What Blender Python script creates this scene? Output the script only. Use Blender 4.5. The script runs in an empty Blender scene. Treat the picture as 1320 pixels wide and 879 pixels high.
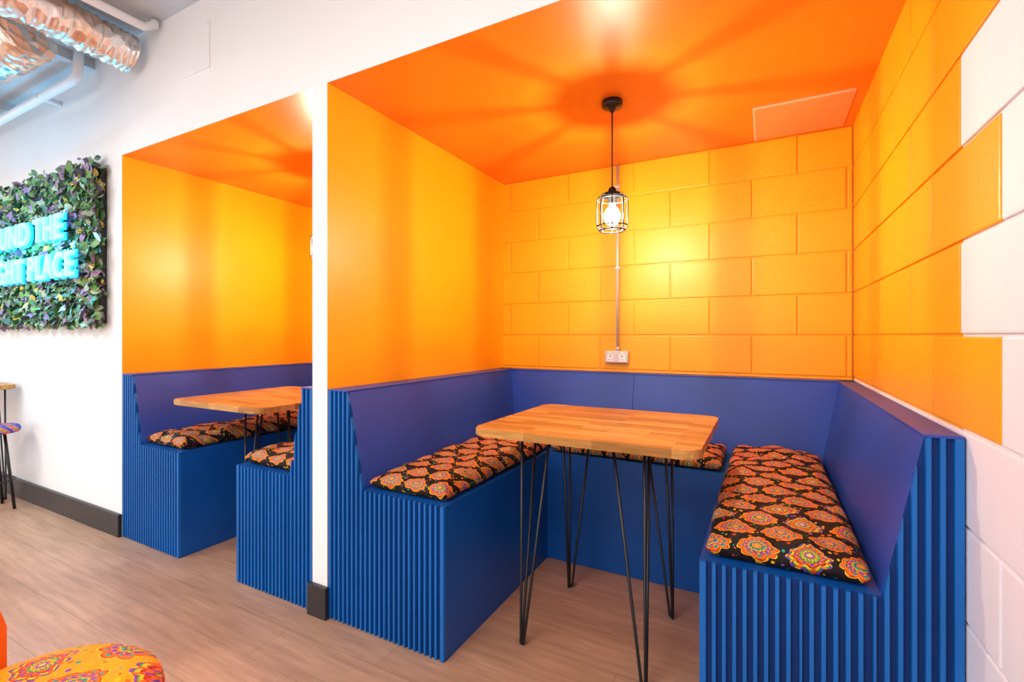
import bpy, bmesh, math, random
from mathutils import Vector, Matrix, noise
random.seed(7)
sc = bpy.context.scene
try:
    sc.view_settings.view_transform = 'Standard'
    sc.view_settings.look = 'None'
except Exception as e:
    print(e)

# ------------------------------------------------------------------ helpers
def S(r, g, b):
    f = lambda c: (c/255/12.92) if c/255 <= .04045 else ((c/255+.055)/1.055)**2.4
    return (f(r), f(g), f(b), 1)

class NT:
    def __init__(s, name):
        s.m = bpy.data.materials.new(name); s.m.use_nodes = True
        s.t = s.m.node_tree; s.t.nodes.clear()
        s.out = s.n('ShaderNodeOutputMaterial'); s.b = s.n('ShaderNodeBsdfPrincipled')
        s.l(s.b.outputs[0], s.out.inputs[0])
    def n(s, typ, **k):
        x = s.t.nodes.new(typ)
        for a, v in k.items(): setattr(x, a, v)
        return x
    def l(s, a, b): s.t.links.new(a, b)
    def put(s, v, sock):
        if hasattr(v, 'is_linked') or isinstance(v, bpy.types.NodeSocket): s.l(v, sock)
        else: sock.default_value = v
    def math(s, op, a, b=None, c=None):
        x = s.n('ShaderNodeMath', operation=op)
        s.put(a, x.inputs[0])
        if b is not None: s.put(b, x.inputs[1])
        if c is not None: s.put(c, x.inputs[2])
        return x.outputs[0]
    def mix(s, fac, a, b, typ='MIX'):
        x = s.n('ShaderNodeMix', data_type='RGBA', blend_type=typ)
        s.put(fac, x.inputs[0]); s.put(a, x.inputs[6]); s.put(b, x.inputs[7])
        return x.outputs[2]
    def ramp(s, fac, stops, interp='LINEAR'):
        x = s.n('ShaderNodeValToRGB'); x.color_ramp.interpolation = interp
        e = x.color_ramp.elements
        while len(e) < len(stops): e.new(.5)
        for i, (p, c) in enumerate(stops):
            e[i].position = p; e[i].color = c
        s.put(fac, x.inputs[0]); return x.outputs[0]
    def obj(s, scale=(1, 1, 1), rot=(0, 0, 0)):
        tc = s.n('ShaderNodeTexCoord'); mp = s.n('ShaderNodeMapping')
        mp.inputs['Scale'].default_value = scale; mp.inputs['Rotation'].default_value = rot
        s.l(tc.outputs['Object'], mp.inputs[0]); return mp.outputs[0]
    def noise(s, vec, scale, detail=3, rough=.5):
        x = s.n('ShaderNodeTexNoise'); s.l(vec, x.inputs['Vector'])
        x.inputs['Scale'].default_value = scale; x.inputs['Detail'].default_value = detail
        x.inputs['Roughness'].default_value = rough
        return x.outputs[0]
    def bump(s, h, strength, dist=.01):
        x = s.n('ShaderNodeBump'); x.inputs['Strength'].default_value = strength
        x.inputs['Distance'].default_value = dist
        s.l(h, x.inputs['Height']); s.l(x.outputs[0], s.b.inputs['Normal'])
    def set(s, **k):
        for a, v in k.items(): s.put(v, s.b.inputs[a.replace('_', ' ')])

def paint(name, col, rough=.5, bs=60, bstr=.05, var=.06, metal=0, spec=.5, dist=.004, vs=3):
    t = NT(name); v = t.obj()
    nz = t.noise(v, vs, 3)
    dark = tuple(c*(1-var*2) for c in col[:3])+(1,)
    light = tuple(min(1, c*(1+var)) for c in col[:3])+(1,)
    t.set(Base_Color=t.ramp(nz, [(.3, dark), (.7, light)]), Roughness=rough, Metallic=metal)
    t.b.inputs['Specular IOR Level'].default_value = spec
    if bstr: t.bump(t.noise(v, bs, 4), bstr, dist)
    return t.m

def emis(name, col, st, base=None):
    t = NT(name); t.set(Base_Color=base or col, Roughness=.5)
    t.b.inputs['Emission Color'].default_value = col
    t.b.inputs['Emission Strength'].default_value = st
    return t.m

M = {}
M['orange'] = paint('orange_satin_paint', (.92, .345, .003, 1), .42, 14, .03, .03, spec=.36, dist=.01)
M['orange_ceiling'] = paint('orange_ceiling_paint', (.80, .205, .008, 1), .34, 45, .04, .03, spec=.45)  # deeper orange: light bounced inside the alcove put into the ceiling colour
M['orange_block'] = paint('orange_block_paint', (.93, .365, .003, 1), .40, 70, .30, .03, spec=.38)
M['white'] = paint('white_wall_paint', (.86, .853, .84, 1), .6, 60, .0, .006)
M['white_block'] = paint('white_block_paint', (.80, .765, .82, 1), .55, 70, .30, .01)
M['blue'] = paint('blue_panel_paint', (.003, .083, .36, 1), .40, 30, .04, .06, spec=.35)
M['blue_back'] = paint('blue_backrest_paint', (.018, .06, .36, 1), .40, 30, .04, .06, spec=.4)
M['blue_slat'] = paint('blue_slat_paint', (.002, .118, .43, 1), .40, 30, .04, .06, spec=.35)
M['blue_dark'] = paint('blue_groove_dark', (.002, .030, .15, 1), .6, 30, .05, .06, spec=.2)  # darker blue: shade between the slats put into the backing colour
M['blue_edge'] = paint('blue_edge_paint', (.03, .12, .45, 1), .4, 30, .05, .06)
M['black'] = paint('black_steel', (.008, .008, .009, 1), .38, 80, .02, .05)
M['cage'] = paint('black_cage_wire', (.010, .009, .009, 1), .6, 80, .02, .05, spec=.2)
M['skirt'] = paint('black_skirting', (.022, .02, .022, 1), .35, 30, .02, .05)
M['steel'] = paint('galvanised_steel', (.62, .58, .54, 1), .38, 90, .03, .05, metal=.35)
M['pipe'] = paint('painted_white_pipe', (.85, .85, .85, 1), .4, 30, .02, .03)
M['plastic'] = paint('white_plastic', (.85, .85, .85, 1), .35, 30, .0, .01)
M['concrete'] = paint('grey_soffit', (.58, .61, .63, 1), .8, 12, .3, .15, vs=2)
M['hatch'] = paint('access_hatch_paint', (.80, .28, .09, 1), .4, 40, .03, .03)
M['hatch_edge'] = paint('access_hatch_trim', (.85, .50, .32, 1), .4, 40, .03, .03)
M['orange_metal'] = paint('orange_powder_coat', (.85, .13, .01, 1), .3, 40, .02, .03)
M['bulb'] = emis('glowing_filament', (1, .88, .68, 1), 7600)
M['neon'] = emis('neon_tube', (.16, .78, 1, 1), 2.1)
M['neon_halo'] = emis('neon_halo_emission', (.0, .40, .9, 1), .9)

def bulb_glass():
    t = NT('bulb_glass'); tr = t.n('ShaderNodeBsdfTransparent'); em = t.n('ShaderNodeEmission')
    em.inputs[0].default_value = (1, .93, .80, 1); em.inputs[1].default_value = 26
    mx = t.n('ShaderNodeMixShader'); mx.inputs[0].default_value = .20
    t.l(tr.outputs[0], mx.inputs[1]); t.l(em.outputs[0], mx.inputs[2]); t.l(mx.outputs[0], t.out.inputs[0])
    return t.m
M['glass'] = bulb_glass()

def foil():
    t = NT('crinkled_foil'); v = t.obj()
    t.set(Base_Color=t.ramp(t.noise(v, 5), [(.35, (.90, .66, .50, 1)), (.6, (.95, .94, .92, 1))]), Metallic=1.0, Roughness=.34)
    vo = t.n('ShaderNodeTexVoronoi'); vo.inputs['Scale'].default_value = 18; t.l(v, vo.inputs['Vector'])
    t.bump(vo.outputs[0], .7, .02); return t.m
M['foil'] = foil()

def floor_mat():
    t = NT('wood_plank_floor'); v = t.obj()
    br = t.n('ShaderNodeTexBrick'); t.l(v, br.inputs['Vector'])
    br.offset = .37
    for k, val in {'Scale': 1, 'Brick Width': 1.25, 'Row Height': .185, 'Mortar Size': .0012, 'Mortar Smooth': .3, 'Bias': 0}.items():
        br.inputs[k].default_value = val
    br.inputs['Color1'].default_value = (.48, .270, .165, 1)
    br.inputs['Color2'].default_value = (.55, .320, .20, 1)
    br.inputs['Mortar'].default_value = (.29, .165, .10, 1)
    g = t.obj((1.2, 14, 1)); gr = t.noise(g, 3.2, 6, .62)
    g2 = t.obj((.7, 4, 1)); gr2 = t.noise(g2, 2.3, 3, .5)
    c = t.mix(1, br.outputs[0], t.ramp(gr, [(.3, (.76, .74, .73, 1)), (.7, (1.1, 1.1, 1.1, 1))]), 'MULTIPLY')
    c = t.mix(1, c, t.ramp(gr2, [(.3, (.84, .82, .81, 1)), (.7, (1.08, 1.08, 1.08, 1))]), 'MULTIPLY')
    t.set(Base_Color=c, Roughness=.38); t.bump(gr, .06, .003); return t.m
M['floor'] = floor_mat()

def wood_mat(name='butcher_block_wood'):
    t = NT(name); v = t.obj()
    br = t.n('ShaderNodeTexBrick'); t.l(v, br.inputs['Vector']); br.offset = .43
    for k, val in {'Scale': 1, 'Brick Width': .26, 'Row Height': .042, 'Mortar Size': .0008, 'Mortar Smooth': .2, 'Bias': 0}.items():
        br.inputs[k].default_value = val
    br.inputs['Color1'].default_value = (.36, .155, .030, 1)
    br.inputs['Color2'].default_value = (.66, .33, .085, 1)
    br.inputs['Mortar'].default_value = (.24, .10, .03, 1)
    gr = t.noise(t.obj((2.5, 40, 20)), 3, 6, .6)
    c = t.mix(1, br.outputs[0], t.ramp(gr, [(.3, (.66, .62, .56, 1)), (.65, (1.1, 1.1, 1.1, 1))]), 'MULTIPLY')
    t.set(Base_Color=c, Roughness=.36); t.bump(gr, .05, .002)
    t.b.inputs['Specular IOR Level'].default_value = .3
    return t.m
M['wood'] = wood_mat()

def fabric(name, K, sc_=1.0, yellow=False):
    """ogee medallion print: tulip shaped motifs made of nested scalloped bands in several colourways"""
    t = NT(name); tc = t.n('ShaderNodeTexCoord'); sp = t.n('ShaderNodeSeparateXYZ')
    wn0 = t.n('ShaderNodeTexNoise'); wn0.inputs['Scale'].default_value = 5; t.l(tc.outputs['Object'], wn0.inputs['Vector'])
    vm = t.n('ShaderNodeVectorMath', operation='MULTIPLY_ADD'); t.l(wn0.outputs['Color'], vm.inputs[0]); vm.inputs[1].default_value = (.035, .035, .0); t.l(tc.outputs['Object'], vm.inputs[2])
    t.l(vm.outputs[0], sp.inputs[0]); X, Y, Z = sp.outputs
    U = t.math('MULTIPLY', X, 1/(.118*sc_))
    V = t.math('MULTIPLY', t.math('ADD', Y, t.math('MULTIPLY', Z, 1.0)), 1/(.098*sc_))
    row = t.math('FLOOR', V)
    U2 = t.math('ADD', U, t.math('MULTIPLY', t.math('FLOORED_MODULO', row, 2.0), .5))
    px = t.math('SUBTRACT', t.math('FRACT', U2), .5)
    py = t.math('SUBTRACT', t.math('FRACT', V), .48)
    pxs = t.math('MULTIPLY', px, t.math('ADD', 1.0, t.math('MULTIPLY', t.math('ADD', py, .12), 1.05)))
    r2 = t.math('SQRT', t.math('ADD', t.math('MULTIPLY', pxs, pxs), t.math('MULTIPLY', py, py)))
    r1 = t.math('ADD', t.math('ABSOLUTE', pxs), t.math('ABSOLUTE', py))
    r = t.math('ADD', t.math('MULTIPLY', r2, .62), t.math('MULTIPLY', r1, .30))
    th = t.math('ARCTAN2', py, pxs)
    scal = t.math('ABSOLUTE', t.math('COSINE', t.math('MULTIPLY', th, 4.5)))
    nz = t.noise(tc.outputs['Object'], 60, 2)
    rr = t.math('DIVIDE', r, t.math('MULTIPLY', .475, t.math('ADD', .88, t.math('MULTIPLY', scal, .15))))
    rr = t.math('ADD', rr, t.math('MULTIPLY', t.math('SUBTRACT', nz, .5), .12))
    Yl = S(240, 180, 20); Or = S(235, 105, 15); Pk = S(205, 45, 85); Gr = S(60, 160, 70); Bl = S(50, 95, 195); Cr = S(235, 200, 110); Rd = S(200, 45, 20); Pu = S(120, 65, 165); Te = S(35, 150, 140)
    if yellow:
        K2 = S(170, 30, 40)
    else: K2 = K
    A = t.ramp(rr, [(0, Yl), (.11, Rd), (.20, Yl), (.25, K2), (.30, Gr), (.41, Yl), (.46, K2), (.50, Pu), (.62, Or), (.66, K2), (.69, Or), (.84, Rd), (.88, Yl), (.94, K), (.97, K)], 'CONSTANT')
    B = t.ramp(rr, [(0, Pk), (.11, Yl), (.20, K2), (.25, Bl), (.35, Yl), (.40, K2), (.44, Or), (.57, Yl), (.61, K2), (.66, Te), (.76, Or), (.84, Rd), (.90, Yl), (.94, K), (.98, K)], 'CONSTANT')
    C = t.ramp(rr, [(0, Cr), (.12, Bl), (.21, K2), (.25, Yl), (.36, Gr), (.44, K2), (.48, Or), (.60, Rd), (.65, K2), (.69, Yl), (.79, Gr), (.84, K2), (.87, Pu), (.93, K), (.96, K)], 'CONSTANT')
    wav = t.math('COSINE', t.math('MULTIPLY', th, 13.0))
    spokes = t.math('GREATER_THAN', wav, .45)
    cmb = t.n('ShaderNodeCombineXYZ'); t.l(t.math('FLOOR', U2), cmb.inputs[0]); t.l(row, cmb.inputs[1])
    wn = t.n('ShaderNodeTexWhiteNoise', noise_dimensions='2D'); t.l(cmb.outputs[0], wn.inputs['Vector'])
    c1 = t.mix(t.math('GREATER_THAN', wn.outputs[0], .38), A, C)
    c1 = t.mix(t.math('GREATER_THAN', wn.outputs[0], .66), c1, B)
    c2 = t.mix(t.math('GREATER_THAN', wn.outputs[0], .5), B, A)
    col = t.mix(spokes, c1, c2)
    vo = t.n('ShaderNodeTexVoronoi'); vo.inputs['Scale'].default_value = 60/sc_; t.l(tc.outputs['Object'], vo.inputs['Vector'])
    dots = t.math('LESS_THAN', vo.outputs[0], .27)
    gap = t.math('MULTIPLY', dots, t.math('GREATER_THAN', rr, 1.04))
    sepc = t.n('ShaderNodeSeparateColor'); t.l(vo.outputs['Color'], sepc.inputs[0])
    dc = t.ramp(sepc.outputs[0], [(0, Yl), (.25, Gr), (.4, Rd), (.55, Pu), (.65, Te), (.75, Or)], 'CONSTANT')
    col = t.mix(gap, col, dc)
    t.set(Base_Color=col, Roughness=.7)
    t.b.inputs['Specular IOR Level'].default_value = .25
    t.bump(t.noise(tc.outputs['Object'], 11, 5), .9, .03)
    return t.m
M['fabric'] = fabric('patterned_dark_fabric', S(26, 18, 16))
M['fabric_y'] = fabric('patterned_yellow_fabric', S(232, 155, 5), 1.15, True)

for nm, c in {'leaf1': (.07, .22, .06, 1), 'leaf2': (.17, .34, .09, 1), 'leaf3': (.06, .16, .10, 1), 'leaf4': (.30, .17, .32, 1), 'leaf5': (.40, .50, .35, 1), 'leaf6': (.75, .55, .08, 1)}.items():
    M[nm] = paint('foliage_'+nm, c, .5, 50, .05, .2)

def newobj(name, bm, mats, parent=None, smooth=False):
    me = bpy.data.meshes.new(name); bm.normal_update(); bm.to_mesh(me); bm.free()
    if not isinstance(mats, (list, tuple)): mats = [mats]
    for m in mats: me.materials.append(m)
    if smooth:
        for p in me.polygons: p.use_smooth = True
    o = bpy.data.objects.new(name, me); sc.collection.objects.link(o)
    if parent: o.parent = parent
    return o

def empty(name):
    o = bpy.data.objects.new(name, None); sc.collection.objects.link(o); o.empty_display_size = .1; return o

def addbox(bm, x0, x1, y0, y1, z0, z1, bev=0, mi=0, seg=2):
    vs = [bm.verts.new((x, y, z)) for x in (x0, x1) for y in (y0, y1) for z in (z0, z1)]
    q = [(0, 1, 3, 2), (4, 6, 7, 5), (0, 4, 5, 1), (2, 3, 7, 6), (0, 2, 6, 4), (1, 5, 7, 3)]
    fs = [bm.faces.new([vs[i] for i in f]) for f in q]   # order: -X +X -Y +Y -Z +Z
    for f in fs: f.material_index = mi
    if bev:
        es = list({e for f in fs for e in f.edges})
        bmesh.ops.bevel(bm, geom=es, offset=bev, segments=seg, affect='EDGES', profile=.6, material=mi)
    return fs

def box(name, d, mats, bev=0, parent=None, faces=None):
    bm = bmesh.new(); fs = addbox(bm, *d, bev=bev)
    if faces:
        for i, m in faces.items(): fs[i].material_index = m
    return newobj(name, bm, mats, parent)

def addtube(bm, pts, r, n=10, mi=0, cap=True, rf=None):
    pts = [Vector(p) for p in pts]; rings = []
    tan = [(pts[min(i+1, len(pts)-1)]-pts[max(i-1, 0)]).normalized() for i in range(len(pts))]
    up = Vector((0, 0, 1)) if abs(tan[0].z) < .9 else Vector((1, 0, 0))
    nrm = tan[0].cross(up).normalized()
    for i, p in enumerate(pts):
        nrm = (nrm - tan[i]*nrm.dot(tan[i])).normalized(); b = tan[i].cross(nrm)
        ri = r if rf is None else rf(i)
        rings.append([bm.verts.new(p+(nrm*math.cos(2*math.pi*k/n)+b*math.sin(2*math.pi*k/n))*(ri if not callable(ri) else ri(k))) for k in range(n)])
    for i in range(len(rings)-1):
        for k in range(n):
            f = bm.faces.new((rings[i][k], rings[i][(k+1) % n], rings[i+1][(k+1) % n], rings[i+1][k])); f.material_index = mi; f.smooth = True
    if cap:
        for rg in (rings[0][::-1], rings[-1]):
            f = bm.faces.new(rg); f.material_index = mi

def addring(bm, c, R, r, n=32, m=8, mi=0):
    pts = [(c[0]+R*math.cos(a), c[1]+R*math.sin(a), c[2]) for a in [2*math.pi*i/n for i in range(n)]]
    rings = []
    for i, p in enumerate(pts):
        a = 2*math.pi*i/n; d = Vector((math.cos(a), math.sin(a), 0))
        rings.append([bm.verts.new(Vector(p)+d*r*math.cos(2*math.pi*k/m)+Vector((0, 0, r*math.sin(2*math.pi*k/m)))) for k in range(m)])
    for i in range(n):
        for k in range(m):
            f = bm.faces.new((rings[i][k], rings[(i+1) % n][k], rings[(i+1) % n][(k+1) % m], rings[i][(k+1) % m])); f.smooth = True; f.material_index = mi

def addlathe(bm, c, prof, n=32, mi=0):
    rings = []
    for (r, z) in prof:
        rings.append([bm.verts.new((c[0]+r*math.cos(2*math.pi*k/n), c[1]+r*math.sin(2*math.pi*k/n), c[2]+z)) for k in range(n)])
    for i in range(len(rings)-1):
        for k in range(n):
            f = bm.faces.new((rings[i][k], rings[i][(k+1) % n], rings[i+1][(k+1) % n], rings[i+1][k])); f.smooth = True; f.material_index = mi
    f = bm.faces.new(rings[0][::-1]); f.material_index = mi
    f = bm.faces.new(rings[-1]); f.material_index = mi

def prism(name, poly, axis, a0, a1, mats, parent=None, bev=0, faces_mat=None):
    bm = bmesh.new()
    P = lambda u, z, a: (u, a, z) if axis == 'Y' else (a, u, z)
    A = [bm.verts.new(P(u, z, a0)) for u, z in poly]; B = [bm.verts.new(P(u, z, a1)) for u, z in poly]
    n = len(poly)
    bm.faces.new(A); bm.faces.new(B[::-1])
    for i in range(n):
        f = bm.faces.new((A[i], B[i], B[(i+1) % n], A[(i+1) % n]))
        if faces_mat and i in faces_mat: f.material_index = faces_mat[i]
    bmesh.ops.recalc_face_normals(bm, faces=bm.faces)
    return newobj(name, bm, mats, parent)

# ------------------------------------------------------------------ dimensions
CH = 1.2
YF = 1.42; YB = 2.965; ZC = 2.272; ZR = 2.93
XR = .402; XP1 = -1.638; XP0 = -1.729; XL = -3.38
P = .2166

# ------------------------------------------------------------------ room shell
box('floor', (-8.5, 3, -4, YB+.15, -.06, 0), M['floor'])
box('ceiling', (-8.5, 3, -4, YF, ZR, ZR+.1), M['concrete'])
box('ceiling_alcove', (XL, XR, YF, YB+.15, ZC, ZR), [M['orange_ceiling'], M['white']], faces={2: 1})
box('wall_front', (-8.5, XL, YF, YB+.15, 0, ZR), [M['white'], M['orange']], faces={1: 1})
box('wall_partition', (XP0, XP1, YF-.001, YB, 0, ZC), [M['orange'], M['white']], faces={2: 1})

def blockwall(name, axis, face, a0, a1, z0, z1, sign, joint0, L, colour, mats, body):
    bm = bmesh.new(); addbox(bm, *body, mi=0)
    n0 = math.floor((z0-CH)/P-1e-6)
    n = n0
    while CH+n*P < z1-1e-4:
        zb = max(z0, CH+n*P); zt = min(z1, CH+(n+1)*P)
        off = joint0+(L/2 if n % 2 else 0)
        k = math.floor((a0-off)/L)
        while off+k*L < a1-1e-4:
            s = max(a0, off+k*L); e = min(a1, off+(k+1)*L)
            if e-s > .014 and zt-zb > .014:
                g = .0036; th = .007
                lo, hi2 = face, face+th+.003
                d = (s+g, e-g, lo, hi2, zb+g, zt-g) if axis == 'X' else (lo, hi2, s+g, e-g, zb+g, zt-g)
                addbox(bm, *d, bev=.0042, mi=colour(n, s, e))
            k += 1
        n += 1
    return newobj(name, bm, mats)

blockwall('wall_back', 'X', YB, XL, XR, .7, ZC, -1, .157, .435, lambda n, s, e: 0, [M['orange_block']], (XL, XR, YB+.007, YB+.15, 0, ZC))
LR = .43
def rc(n, s, e):
    if n < -1: return 1
    edge = 1.25 if (n % 2) else 1.465
    return 0 if (s+e)/2 > edge else 1
blockwall('wall_right', 'Y', XR, -2.5, YB, .0, ZR, -1, 1.465, LR, rc, [M['orange_block'], M['white_block']], (XR+.007, XR+.15, 1.47, YB+.15, 0, ZR))
box('wall_right_pier', (XR+.0071, XR+.15, -2.5, 1.469, 0, ZR), M['white_block'])

box('baseboard_front', (-8.5, XL, YF-.02, YF, 0, .135), M['skirt'], bev=.004)
bm = bmesh.new(); addbox(bm, XP0-.012, XP1+.012, YF-.022, YF-.002, 0, .135, bev=.004)
newobj('baseboard_partition', bm, M['skirt'])
bm = bmesh.new(); addbox(bm, -2.725, -2.485, YF-.007, YF+.004, 2.56, 2.80, bev=.002)
for x in (-2.71, -2.50):
    for z in (2.575, 2.785): addtube(bm, [(x, YF-.006, z), (x, YF-.009, z)], .005)
newobj('wall_blanking_plate', bm, M['white'])

# ------------------------------------------------------------------ booth benches
ZS = .57; ZT = .965
def booth(xl, xr, wl, wr):
    par = empty('booth_bench')
    g = .003
    bt, bb = .112, .20
    rt, rb = .072, .152
    pl = [(xl+g, 0.001), (xl+wl, .001), (xl+wl, ZS), (xl+bb, ZS), (xl+bt, ZT), (xl+g, ZT)]
    prism('wing_left', pl, 'Y', YF+.014, YB-g, [M['blue'], M['blue_back'], M['blue_edge']], par, faces_mat={3: 1, 4: 1})
    pr = [(xr-g, 0.001), (xr-wr, .001), (xr-wr, ZS), (xr-rb, ZS), (xr-rt, ZT), (xr-g, ZT)]
    prism('wing_right', pr, 'Y', YF+.014, YB-g, [M['blue'], M['blue_back'], M['blue_edge']], par, faces_mat={3: 1, 4: 1})
    pb = [(YB-g, 0.002), (YB-.605, .002), (YB-.605, ZS-.001), (YB-.19, ZS-.001), (YB-.10, ZT-.001), (YB-g, ZT-.001)]
    prism('rear_section', pb, 'X', xl+.02, xr-.02, [M['blue'], M['blue_back'], M['blue_edge']], par, faces_mat={3: 1, 4: 1})
    bm = bmesh.new()
    def top(x, side):
        if side == 'L':
            u = x-xl
            if u <= bt: return ZT
            if u <= bb: return ZT+(ZS-ZT)*(u-bt)/(bb-bt)
            return ZS
        u = xr-x
        if u <= rt: return ZT
        if u <= rb: return ZT+(ZS-ZT)*(u-rt)/(rb-rt)
        return ZS
    for side, x0, x1 in (('L', xl+g, xl+wl), ('R', xr-wr, xr-g)):
        pitch = .0250; n = round((x1-x0)/pitch); pitch = (x1-x0)/n
        for i in range(n):
            a = x0+i*pitch+pitch*.27; b = x0+(i+1)*pitch-pitch*.27
            if i == 0: a = x0
            if i == n-1: b = x1
            if side == 'R' and i in (n-7, n-13): a += pitch*.16
            za, zb = top(a, side), top(b, side)
            c = .0012
            vs = [bm.verts.new(p) for p in ((a+c, YF, .003), (b-c, YF, .003), (b-c, YF, zb), (a+c, YF, za), (a, YF+.015, .003), (b, YF+.015, .003), (b, YF+.015, zb), (a, YF+.015, za))]
            for f in ((0, 1, 2, 3), (1, 5, 6, 2), (4, 0, 3, 7), (3, 2, 6, 7), (5, 4, 7, 6), (0, 4, 5, 1)):
                bm.faces.new([vs[j] for j in f])
    newobj('ribbed_cladding', bm, M['blue_slat'], par)
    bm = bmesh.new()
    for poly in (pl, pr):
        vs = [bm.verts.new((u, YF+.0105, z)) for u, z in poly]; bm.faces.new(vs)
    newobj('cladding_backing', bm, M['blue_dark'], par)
    bm = bmesh.new()
    addbox(bm, xl+g, xl+bt+.004, YF, YB-.05, ZT-.001, ZT+.006, bev=.002)
    addbox(bm, xr-rt-.004, xr-g, YF, YB-.05, ZT-.001, ZT+.006, bev=.002)
    addbox(bm, xl+g, xr-g, YB-.104, YB-g, ZT-.001, ZT+.006, bev=.002)
    newobj('top_capping', bm, M['blue_back'], par)
    bm = bmesh.new()
    xm = (xl+xr)/2-.07
    vs = [bm.verts.new(p) for p in ((xm-.0015, YB-.191, ZS), (xm+.0015, YB-.191, ZS), (xm+.0015, YB-.101, ZT), (xm-.0015, YB-.101, ZT))]
    bm.faces.new(vs)
    newobj('board_joint', bm, M['blue_dark'], par)
    return par

booth(XP1, XR, .604, .563)
booth(XL, XP0, .605, .540)

# ------------------------------------------------------------------ cushions
def cushion(x0, x1, y0, y1, z0, th=.078, seed=0, puff=.024):
    bm = bmesh.new(); nx = max(10, int((x1-x0)/.016)); ny = max(10, int((y1-y0)/.016))
    W = x1-x0; D = y1-y0; R = .05
    def prof(d):
        if d >= R: return 1.0
        return math.sqrt(max(0, 1-(1-d/R)**2))
    top = {}; bot = {}
    for i in range(nx+1):
        for j in range(ny+1):
            u, v = i/nx, j/ny
            x, y = x0+W*u, y0+D*v
            d = min(x-x0, x1-x, y-y0, y1-y)
            pr = prof(min(x-x0, x1-x))*prof(min(y-y0, y1-y))
            nz = noise.noise(Vector((x*6+seed, y*6, 3)))*.018+noise.noise(Vector((x*19+seed, y*9, 9)))*.010
            nz += -.016*max(0, noise.noise(Vector(((x+y)*9+seed, (x-y)*3, 5))))
            dome = math.sin(math.pi*u)**.6*math.sin(math.pi*v)**.35 if 0 < u < 1 and 0 < v < 1 else 0
            zz = z0+th*.40+(th*.36)*pr+puff*dome+nz*pr+noise.noise(Vector((x*16, y*16, seed)))*.006
            zb = z0+.001+th*.36*(1-prof(d)*.999) if d < R else z0+.001
            wob = noise.noise(Vector((x*8+seed, y*8, 1)))*.010 if d < R else 0
            border = i in (0, nx) or j in (0, ny)
            top[i, j] = bm.verts.new((x+wob, y+wob*.6, zz))
            bot[i, j] = top[i, j] if border else bm.verts.new((x+wob*.5, y+wob*.3, zb))
    for i in range(nx):
        for j in range(ny):
            bm.faces.new((top[i, j], top[i+1, j], top[i+1, j+1], top[i, j+1]))
            bm.faces.new((bot[i, j], bot[i, j+1], bot[i+1, j+1], bot[i+1, j]))
    o = newobj('seat_cushion', bm, M['fabric'], smooth=True)
    m = o.modifiers.new('s', 'SUBSURF'); m.levels = 1; m.render_levels = 1
    return o
def cushions(xl, xr, wl, wr, s):
    cushion(xl+.207, xl+wl-.008, YF+.022, YB-.215, ZS, seed=s)
    cushion(xr-wr+.010, xr-.160, YF+.022, YB-.215, ZS, seed=s+5)
    cushion(xl+wl+.008, xr-wr-.008, YB-.595, YB-.215, ZS, seed=s+9)
cushions(XP1, XR, .604, .563, 1)
cushions(XL, XP0, .605, .540, 20)

# ------------------------------------------------------------------ hairpin tables
def rrect(x0, x1, y0, y1, r, n=8):
    out = []
    for cx, cy, a0 in ((x1-r, y1-r, 0), (x0+r, y1-r, 90), (x0+r, y0+r, 180), (x1-r, y0+r, 270)):
        for i in range(n+1):
            a = math.radians(a0+90*i/n); out.append((cx+r*math.cos(a), cy+r*math.sin(a)))
    return out
def table(x0, x1, y0, y1, zt, legs, name='hairpin_leg_table', th=.03, rc_=.05, rr=.0055):
    par = empty(name)
    bm = bmesh.new(); pts = rrect(x0, x1, y0, y1, rc_)
    B = [bm.verts.new((x, y, zt-th)) for x, y in pts]; T = [bm.verts.new((x, y, zt)) for x, y in pts]
    ft = bm.faces.new(T); fb = bm.faces.new(B[::-1]); n = len(pts)
    for i in range(n): bm.faces.new((B[i], B[(i+1) % n], T[(i+1) % n], T[i]))
    es = list(ft.edges)+list(fb.edges)
    bmesh.ops.bevel(bm, geom=es, offset=.004, segments=2, affect='EDGES')
    newobj('table_top', bm, M['wood'], par)
    for k, (lx, ly, sx, sy) in enumerate(legs):
        bm = bmesh.new(); z1 = zt-th-.003; d = .115
        tops = [(lx+sx*.004, ly+sy*.004), (lx+sx*d, ly+sy*.012), (lx+sx*.012, ly+sy*d)]
        for i, (tx, ty) in enumerate(tops):
            bx, by = [(0, 0), (.013, 0), (0, .013)][i]
            addtube(bm, [(tx, ty, z1), (lx+sx*bx, ly+sy*by, .012), (lx+sx*bx*.6, ly+sy*by*.6, .0055)], rr, 10)
        addtube(bm, [(lx+sx*.014, ly, .0065), (lx, ly, .0058), (lx, ly+sy*.014, .0065)], rr, 10)
        xs = sorted((lx-sx*.015, lx+sx*(d+.02))); ys = sorted((ly-sy*.015, ly+sy*(d+.02)))
        if sy > 0: addbox(bm, xs[0], xs[1], ys[0], ys[0]+.035, z1-.002, z1+.003)
        else: addbox(bm, xs[0], xs[1], ys[1]-.035, ys[1], z1-.002, z1+.003)
        if sx > 0: addbox(bm, xs[0], xs[0]+.035, ys[0], ys[1], z1-.002, z1+.003)
        else: addbox(bm, xs[1]-.035, xs[1], ys[0], ys[1], z1-.002, z1+.003)
        newobj('hairpin_leg_%d' % (k+1), bm, M['black'], par)
    return par
table(-1.01, -.175, 1.565, 2.30, .84, [(-.835, 1.65, 1, 1), (-.355, 1.635, -1, 1), (-.82, 2.135, 1, -1), (-.342, 2.105, -1, -1)])
table(-2.97, -2.18, 1.475, 2.25, .84, [(-2.70, 1.74, 1, 1), (-2.31, 1.74, -1, 1), (-2.70, 2.12, 1, -1), (-2.31, 2.12, -1, -1)])
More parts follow.
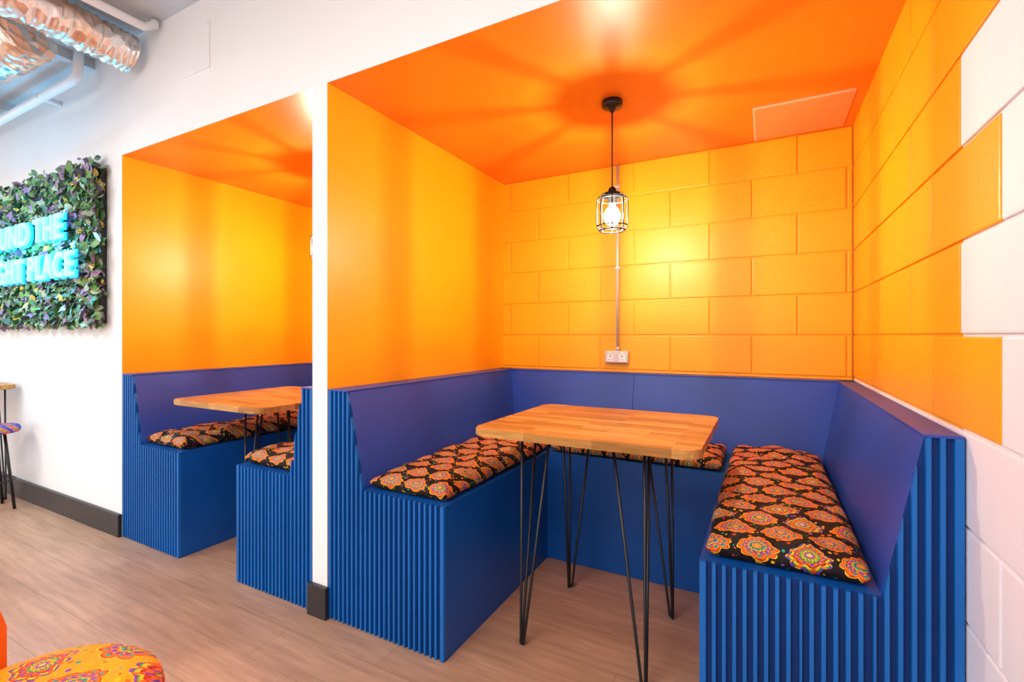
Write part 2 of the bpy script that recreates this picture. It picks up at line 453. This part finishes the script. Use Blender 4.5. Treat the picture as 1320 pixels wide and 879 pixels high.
table(-6.1, -4.83, .70, 1.39, .84, [(-6.0, .8, 1, 1), (-4.90, .80, -1, 1), (-6.0, 1.32, 1, -1), (-4.895, 1.345, -1, -1)])

# ------------------------------------------------------------------ pendant lamps
def pendant(x, y):
    par = empty('caged_pendant_lamp')
    bm = bmesh.new()
    addlathe(bm, (x, y, ZC), [(.046, -.001), (.048, -.022), (.044, -.028), (.020, -.032), (.012, -.044), (.006, -.052)])
    newobj('ceiling_rose', bm, M['black'], par)
    bm = bmesh.new(); addtube(bm, [(x, y, ZC-.045), (x, y, 1.868)], .0035, 8)
    newobj('flex_cable', bm, M['black'], par)
    bm = bmesh.new()
    addlathe(bm, (x, y, 0), [(.008, 1.880), (.016, 1.872), (.020, 1.855), (.040, 1.850), (.046, 1.842), (.046, 1.834), (.022, 1.830), (.021, 1.805), (.014, 1.800)])
    newobj('lamp_holder', bm, M['cage'], par)
    bm = bmesh.new(); nb = 8
    prof = [(.040, 1.845), (.058, 1.838), (.067, 1.822), (.069, 1.800), (.069, 1.715), (.066, 1.692), (.056, 1.680)]
    for k in range(nb):
        a = 2*math.pi*(k+.35)/nb
        addtube(bm, [(x+r*math.cos(a), y+r*math.sin(a), z) for r, z in prof], .0030, 8)
    addring(bm, (x, y, 1.680), .056, .0032); addring(bm, (x, y, 1.822), .0675, .003); addring(bm, (x, y, 1.70), .0675, .003)
    newobj('wire_cage', bm, M['cage'], par)
    bm = bmesh.new()
    addlathe(bm, (x, y, 0), [(.004, 1.779), (.0078, 1.774), (.0078, 1.742), (.004, 1.737)], 14)
    newobj('bulb_filament', bm, M['bulb'], par)
    bm = bmesh.new()
    addlathe(bm, (x, y, 0), [(.012, 1.802), (.015, 1.79), (.027, 1.775), (.038, 1.755), (.038, 1.735), (.027, 1.712), (.008, 1.702)], 24)
    newobj('bulb_glass', bm, M['glass'], par)
pendant(-.616, 2.145)
pendant(-2.495, 2.12)

# ------------------------------------------------------------------ conduit + socket
par = empty('electrical_conduit')
bm = bmesh.new(); cx = -.813; cy = YB-.014
addtube(bm, [(cx, cy, 1.095), (cx, cy, ZC-.001)], .0095, 14)
for z in (1.62, 2.13):
    addbox(bm, cx-.016, cx+.016, cy-.013, YB+.001, z-.008, z+.008, bev=.003)
newobj('conduit_pipe', bm, M['steel'], par)
bm = bmesh.new(); addlathe(bm, (cx, cy, 0), [(.014, 1.098), (.014, 1.125), (.010, 1.128)], 16)
newobj('conduit_gland', bm, M['steel'], par)
par = empty('double_power_socket')
bm = bmesh.new(); addbox(bm, -.888, -.742, YB-.038, YB+.002, 1.028, 1.102, bev=.005)
newobj('back_box', bm, M['steel'], par)
bm = bmesh.new()
for sx in (-.852, -.778):
    addbox(bm, sx-.020, sx+.020, YB-.0405, YB-.036, 1.036, 1.078, bev=.002)
    addbox(bm, sx-.007, sx+.007, YB-.043, YB-.036, 1.083, 1.096, bev=.001)
newobj('socket_inserts', bm, M['plastic'], par)
bm = bmesh.new()
for sx in (-.852, -.778):
    addbox(bm, sx-.003, sx+.003, YB-.041, YB-.040, 1.063, 1.073)
    addbox(bm, sx-.013, sx-.007, YB-.041, YB-.040, 1.046, 1.050)
    addbox(bm, sx+.007, sx+.013, YB-.041, YB-.040, 1.046, 1.050)
newobj('socket_holes', bm, M['black'], par)

par = empty('ceiling_access_hatch')
box('hatch_frame', (-.048, .355, 2.522, 2.935, ZC-.006, ZC+.002), M['hatch_edge'], bev=.002, parent=par)
box('hatch_door', (-.040, .347, 2.530, 2.927, ZC-.009, ZC-.003), M['hatch'], bev=.002, parent=par)

# ------------------------------------------------------------------ living wall + neon sign
par = empty('foliage_wall_panel')
GX0, GX1, GZ0, GZ1 = -5.9, -3.575, 1.285, 2.21
bm = bmesh.new()
addbox(bm, GX0, GX1, YF-.03, YF-.002, GZ0, GZ1)
newobj('backing_board', bm, M['leaf3'], par)
bm = bmesh.new()
for d in ((GX0, GX1, GZ0-.012, GZ0+.004), (GX0, GX1, GZ1-.004, GZ1+.012), (GX1-.004, GX1+.012, GZ0-.012, GZ1+.012)):
    addbox(bm, d[0], d[1], YF-.035, YF-.001, d[2], d[3])
newobj('panel_frame', bm, M['black'], par)
bm = bmesh.new()
lw = [0, 0, 1, 1, 1, 2, 3, 3, 4, 4]
for i in range(7000):
    x = random.uniform(GX0, GX1+.045); z = random.uniform(GZ0-.03, GZ1+.03); y = YF-.03-random.random()**1.3*.065
    s = random.uniform(.020, .046)
    nrm = Vector((random.gauss(0, .5), -1, random.gauss(.25, .5))).normalized()
    t1 = nrm.cross(Vector((random.gauss(0, 1), random.gauss(0, 1), random.gauss(0, 1)))).normalized(); t2 = nrm.cross(t1)
    c = Vector((x, y, z))
    shp = [(1, 0), (.35, .34), (.15, .75), (-.25, .42), (-.8, .45), (-.55, 0), (-.8, -.45), (-.25, -.42), (.15, -.75), (.35, -.34)] if i % 2 else [(1, 0), (.4, .45), (-.3, .5), (-.8, 0), (-.3, -.5), (.4, -.45)]
    vs = [bm.verts.new(c+t1*u*s+t2*v*s+nrm*(-.25*s*v*v)) for u, v in shp]
    f = bm.faces.new(vs); f.material_index = random.choice(lw) if random.random() > .05 else 5
for i in range(420):
    x = random.uniform(GX0, GX1+.03); z = GZ1+random.random()**2*.10; y = YF-.02-random.random()*.05; s = random.uniform(.018, .038)
    nrm = Vector((random.gauss(0, .5), -1, random.gauss(0, .6))).normalized(); t1 = nrm.cross(Vector((random.gauss(0, 1), 0, 1))).normalized(); t2 = nrm.cross(t1)
    vs = [bm.verts.new(Vector((x, y, z))+t1*u*s+t2*v*s) for u, v in [(1, 0), (.4, .5), (-.3, .55), (-.8, 0), (-.3, -.55), (.4, -.5)]]
    f = bm.faces.new(vs); f.material_index = random.choice([3, 3, 0, 2, 1])
newobj('ivy_leaves', bm, [M['leaf1'], M['leaf2'], M['leaf3'], M['leaf4'], M['leaf5'], M['leaf6']], par)

sign = empty('neon_sign')
def neon(txt, xr, z, size, mat, bev=.005, off=.004, ext=.006, y=YF-.135, nm='lettering'):
    cu = bpy.data.curves.new('txt', 'FONT'); cu.body = txt; cu.size = size; cu.align_x = 'RIGHT'
    cu.extrude = ext; cu.bevel_depth = bev; cu.offset = off; cu.space_character = 1.12
    o = bpy.data.objects.new('tmp', cu); sc.collection.objects.link(o)
    bpy.context.view_layer.update()
    me = bpy.data.meshes.new_from_object(o.evaluated_get(bpy.context.evaluated_depsgraph_get()))
    bpy.data.objects.remove(o)
    me.transform(Matrix.Translation((xr, y, z)) @ Matrix.Rotation(math.radians(90), 4, 'X'))
    me.materials.clear(); me.materials.append(mat)
    ob = bpy.data.objects.new(nm+'_'+txt.split()[-1].lower(), me); sc.collection.objects.link(ob); ob.parent = sign
for t_, x_, z_ in (("YOU'VE FOUND THE", -3.79, 1.80, ), ('RIGHT PLACE', -3.64, 1.56)):
    neon(t_, x_, z_, .21, M['neon'], bev=.004, off=.001)
    neon(t_, x_, z_, .21, M['neon_halo'], bev=.0, off=.014, ext=.003, y=YF-.115, nm='halo_backing')  # enlarged letter copies emit blue: the neon halo put into their colour
bm = bmesh.new()
for x in (-3.9, -4.5, -5.1):
    for z in (1.63, 1.86): addtube(bm, [(x, YF-.112, z), (x, YF-.03, z)], .004)
newobj('standoffs', bm, M['steel'], sign)
for i, (x, z) in enumerate([(-3.92, 1.75), (-4.4, 1.75), (-4.95, 1.75)]):
    ld = bpy.data.lights.new('neon_glow', 'POINT'); ld.energy = 13; ld.color = (.04, .55, 1); ld.shadow_soft_size = .1
    lo = bpy.data.objects.new('neon_glow_%d' % i, ld); lo.location = (x, YF-.26, z); sc.collection.objects.link(lo); lo.parent = sign

# ------------------------------------------------------------------ ducts and pipes
def bez(p, n=28):
    out = []
    P_ = [Vector(q) for q in p]
    for s in range(len(P_)-1):
        a = P_[max(s-1, 0)]; b = P_[s]; c = P_[s+1]; d = P_[min(s+2, len(P_)-1)]
        for i in range(n):
            t = i/n
            out.append(.5*((2*b)+(c-a)*t+(2*a-5*b+4*c-d)*t*t+(3*b-a-3*c+d)*t**3))
    out.append(P_[-1]); return out
def duct(name, pts, r, seed):
    path = bez(pts); bm = bmesh.new()
    def rf(i):
        return lambda k: r*(1+(.05 if i % 4 == 0 else -.02)+(noise.noise(Vector((i*.35, (k % 20)*.7, seed)))*.14))
    addtube(bm, path, r, 20, rf=rf)
    return newobj(name, bm, M['foil'])
duct('foil_duct', [(-3.17, 1.37, 2.79), (-3.16, 1.15, 2.80), (-3.14, .8, 2.80), (-3.15, .2, 2.80), (-3.2, -.5, 2.80)], .10, 3)
duct('foil_duct', [(-3.27, .98, 2.72), (-3.5, .93, 2.66), (-3.9, .84, 2.62), (-4.5, .75, 2.66), (-5.5, .7, 2.70)], .115, 8)
par = empty('ceiling_pipework')
bm = bmesh.new(); addtube(bm, [(-8.4, 1.32, 2.76), (-3.75, 1.32, 2.76), (-3.68, 1.32, 2.78), (-3.66, 1.32, 2.92)], .026, 12)
for x in (-4.2, -5.4, -6.6): addbox(bm, x-.012, x+.012, 1.29, YF, 2.745, 2.775)
newobj('heating_pipe', bm, M['pipe'], par, True)
bm = bmesh.new(); addtube(bm, [(-2.95, 1.39, 2.92), (-2.95, 1.39, 2.90), (-2.95, 1.34, 2.86), (-2.95, .2, 2.86)], .022, 12)
addtube(bm, [(-8.4, 1.05, 2.88), (-3.4, 1.05, 2.88)], .014, 10)
newobj('conduit_run', bm, M['pipe'], par, True)
bm = bmesh.new()
for x in (-3.75, -5.0): addbox(bm, x-.03, x+.03, -2, YF, 2.87, 2.93)
newobj('ceiling_joist', bm, M['concrete'])

# ------------------------------------------------------------------ stool near wall
def stool(x, y, zt, r, mat, name):
    par = empty(name); bm = bmesh.new()
    addlathe(bm, (x, y, 0), [(r*.6, zt-.055), (r*.96, zt-.05), (r, zt-.035), (r, zt-.02), (r*.93, zt-.006), (r*.7, zt), (r*.3, zt+.004), (.01, zt+.005)], 32)
    newobj('padded_seat', bm, mat, par)
    bm = bmesh.new()
    for k in range(4):
        a = math.pi/4+k*math.pi/2; ca, sa = math.cos(a), math.sin(a)
        addtube(bm, [(x+ca*r*.6, y+sa*r*.6, zt-.055), (x+ca*r*.92, y+sa*r*.92, .001)], .009, 10)
    addring(bm, (x, y, .2), r*.82, .006)
    newobj('steel_legs', bm, M['black'], par)
stool(-4.69, 1.19, .58, .17, fabric('patterned_blue_fabric', S(25, 70, 180), .7, True), 'padded_stool')

par = empty('orange_dining_chair')
cx, cy = -1.215, .36; zt = .515; r = .21
bm = bmesh.new()
addlathe(bm, (cx, cy, 0), [(r*.80, zt-.075), (r*.97, zt-.065), (r, zt-.045), (r*.97, zt-.024), (r*.86, zt-.006), (r*.65, zt+.006), (r*.35, zt+.012), (.01, zt+.014)], 48)
newobj('seat_pad', bm, M['fabric_y'], par)
bm = bmesh.new()
addlathe(bm, (cx, cy, 0), [(r*.9, zt-.092), (r*.96, zt-.086), (r*.96, zt-.074), (r*.8, zt-.070)], 40)
for k in range(4):
    a = math.pi/4+k*math.pi/2; ca, sa = math.cos(a), math.sin(a)
    addtube(bm, [(cx+ca*r*.75, cy+sa*r*.75, zt-.085), (cx+ca*r*1.15, cy+sa*r*1.15, .001)], .012, 12)
n = 28; ri, ro = r+.004, r+.020
vv = []
for i in range(n+1):
    a = math.radians(171+(292-171)*i/n); e = math.sin(math.pi*i/n)**.4 if 0 < i < n else 0
    zt2 = zt+.065+.15*e; zb2 = zt-.09
    vv.append([bm.verts.new((cx+q*math.cos(a), cy+q*math.sin(a), z)) for q, z in ((ri, zb2), (ri, zt2), (ro, zt2), (ro, zb2))])
for i in range(n):
    for k in range(4):
        f = bm.faces.new((vv[i][k], vv[i][(k+1) % 4], vv[i+1][(k+1) % 4], vv[i+1][k]))
bm.faces.new(vv[0]); bm.faces.new(vv[-1][::-1])
bmesh.ops.recalc_face_normals(bm, faces=bm.faces)
newobj('shell_frame', bm, M['orange_metal'], par)

# ------------------------------------------------------------------ lights
w = bpy.data.worlds.new('w'); sc.world = w; w.use_nodes = True
w.node_tree.nodes['Background'].inputs[0].default_value = (.96, .965, 1, 1)
w.node_tree.nodes['Background'].inputs[1].default_value = 1.85
def area(name, loc, size, e, col=(1, .97, .93), rot=(0, 0, 0)):
    ld = bpy.data.lights.new(name, 'AREA'); ld.energy = e; ld.color = col; ld.shape = 'RECTANGLE'; ld.size = size[0]; ld.size_y = size[1]
    o = bpy.data.objects.new(name, ld); o.location = loc; o.rotation_euler = rot; sc.collection.objects.link(o); return o
area('overhead_fill_light', (-1.0, -.9, 2.9), (1.2, 1.2), 60)  # unseen fill lamps added overhead to brighten the room
area('overhead_fill_light', (-4.6, -.9, 2.9), (1.2, 1.2), 70)
area('overhead_fill_light', (-2.8, -2.6, 2.9), (1.2, 1.2), 60)

# ------------------------------------------------------------------ camera
cam = bpy.data.cameras.new('camera'); co = bpy.data.objects.new('camera', cam); sc.collection.objects.link(co)
co.location = (0, 0, CH); co.rotation_euler = (math.radians(90), 0, math.radians(27.9))
cam.sensor_width = 36; cam.lens = 614/1320*36; cam.shift_y = -7.5/1320; cam.clip_start = .02
sc.camera = co
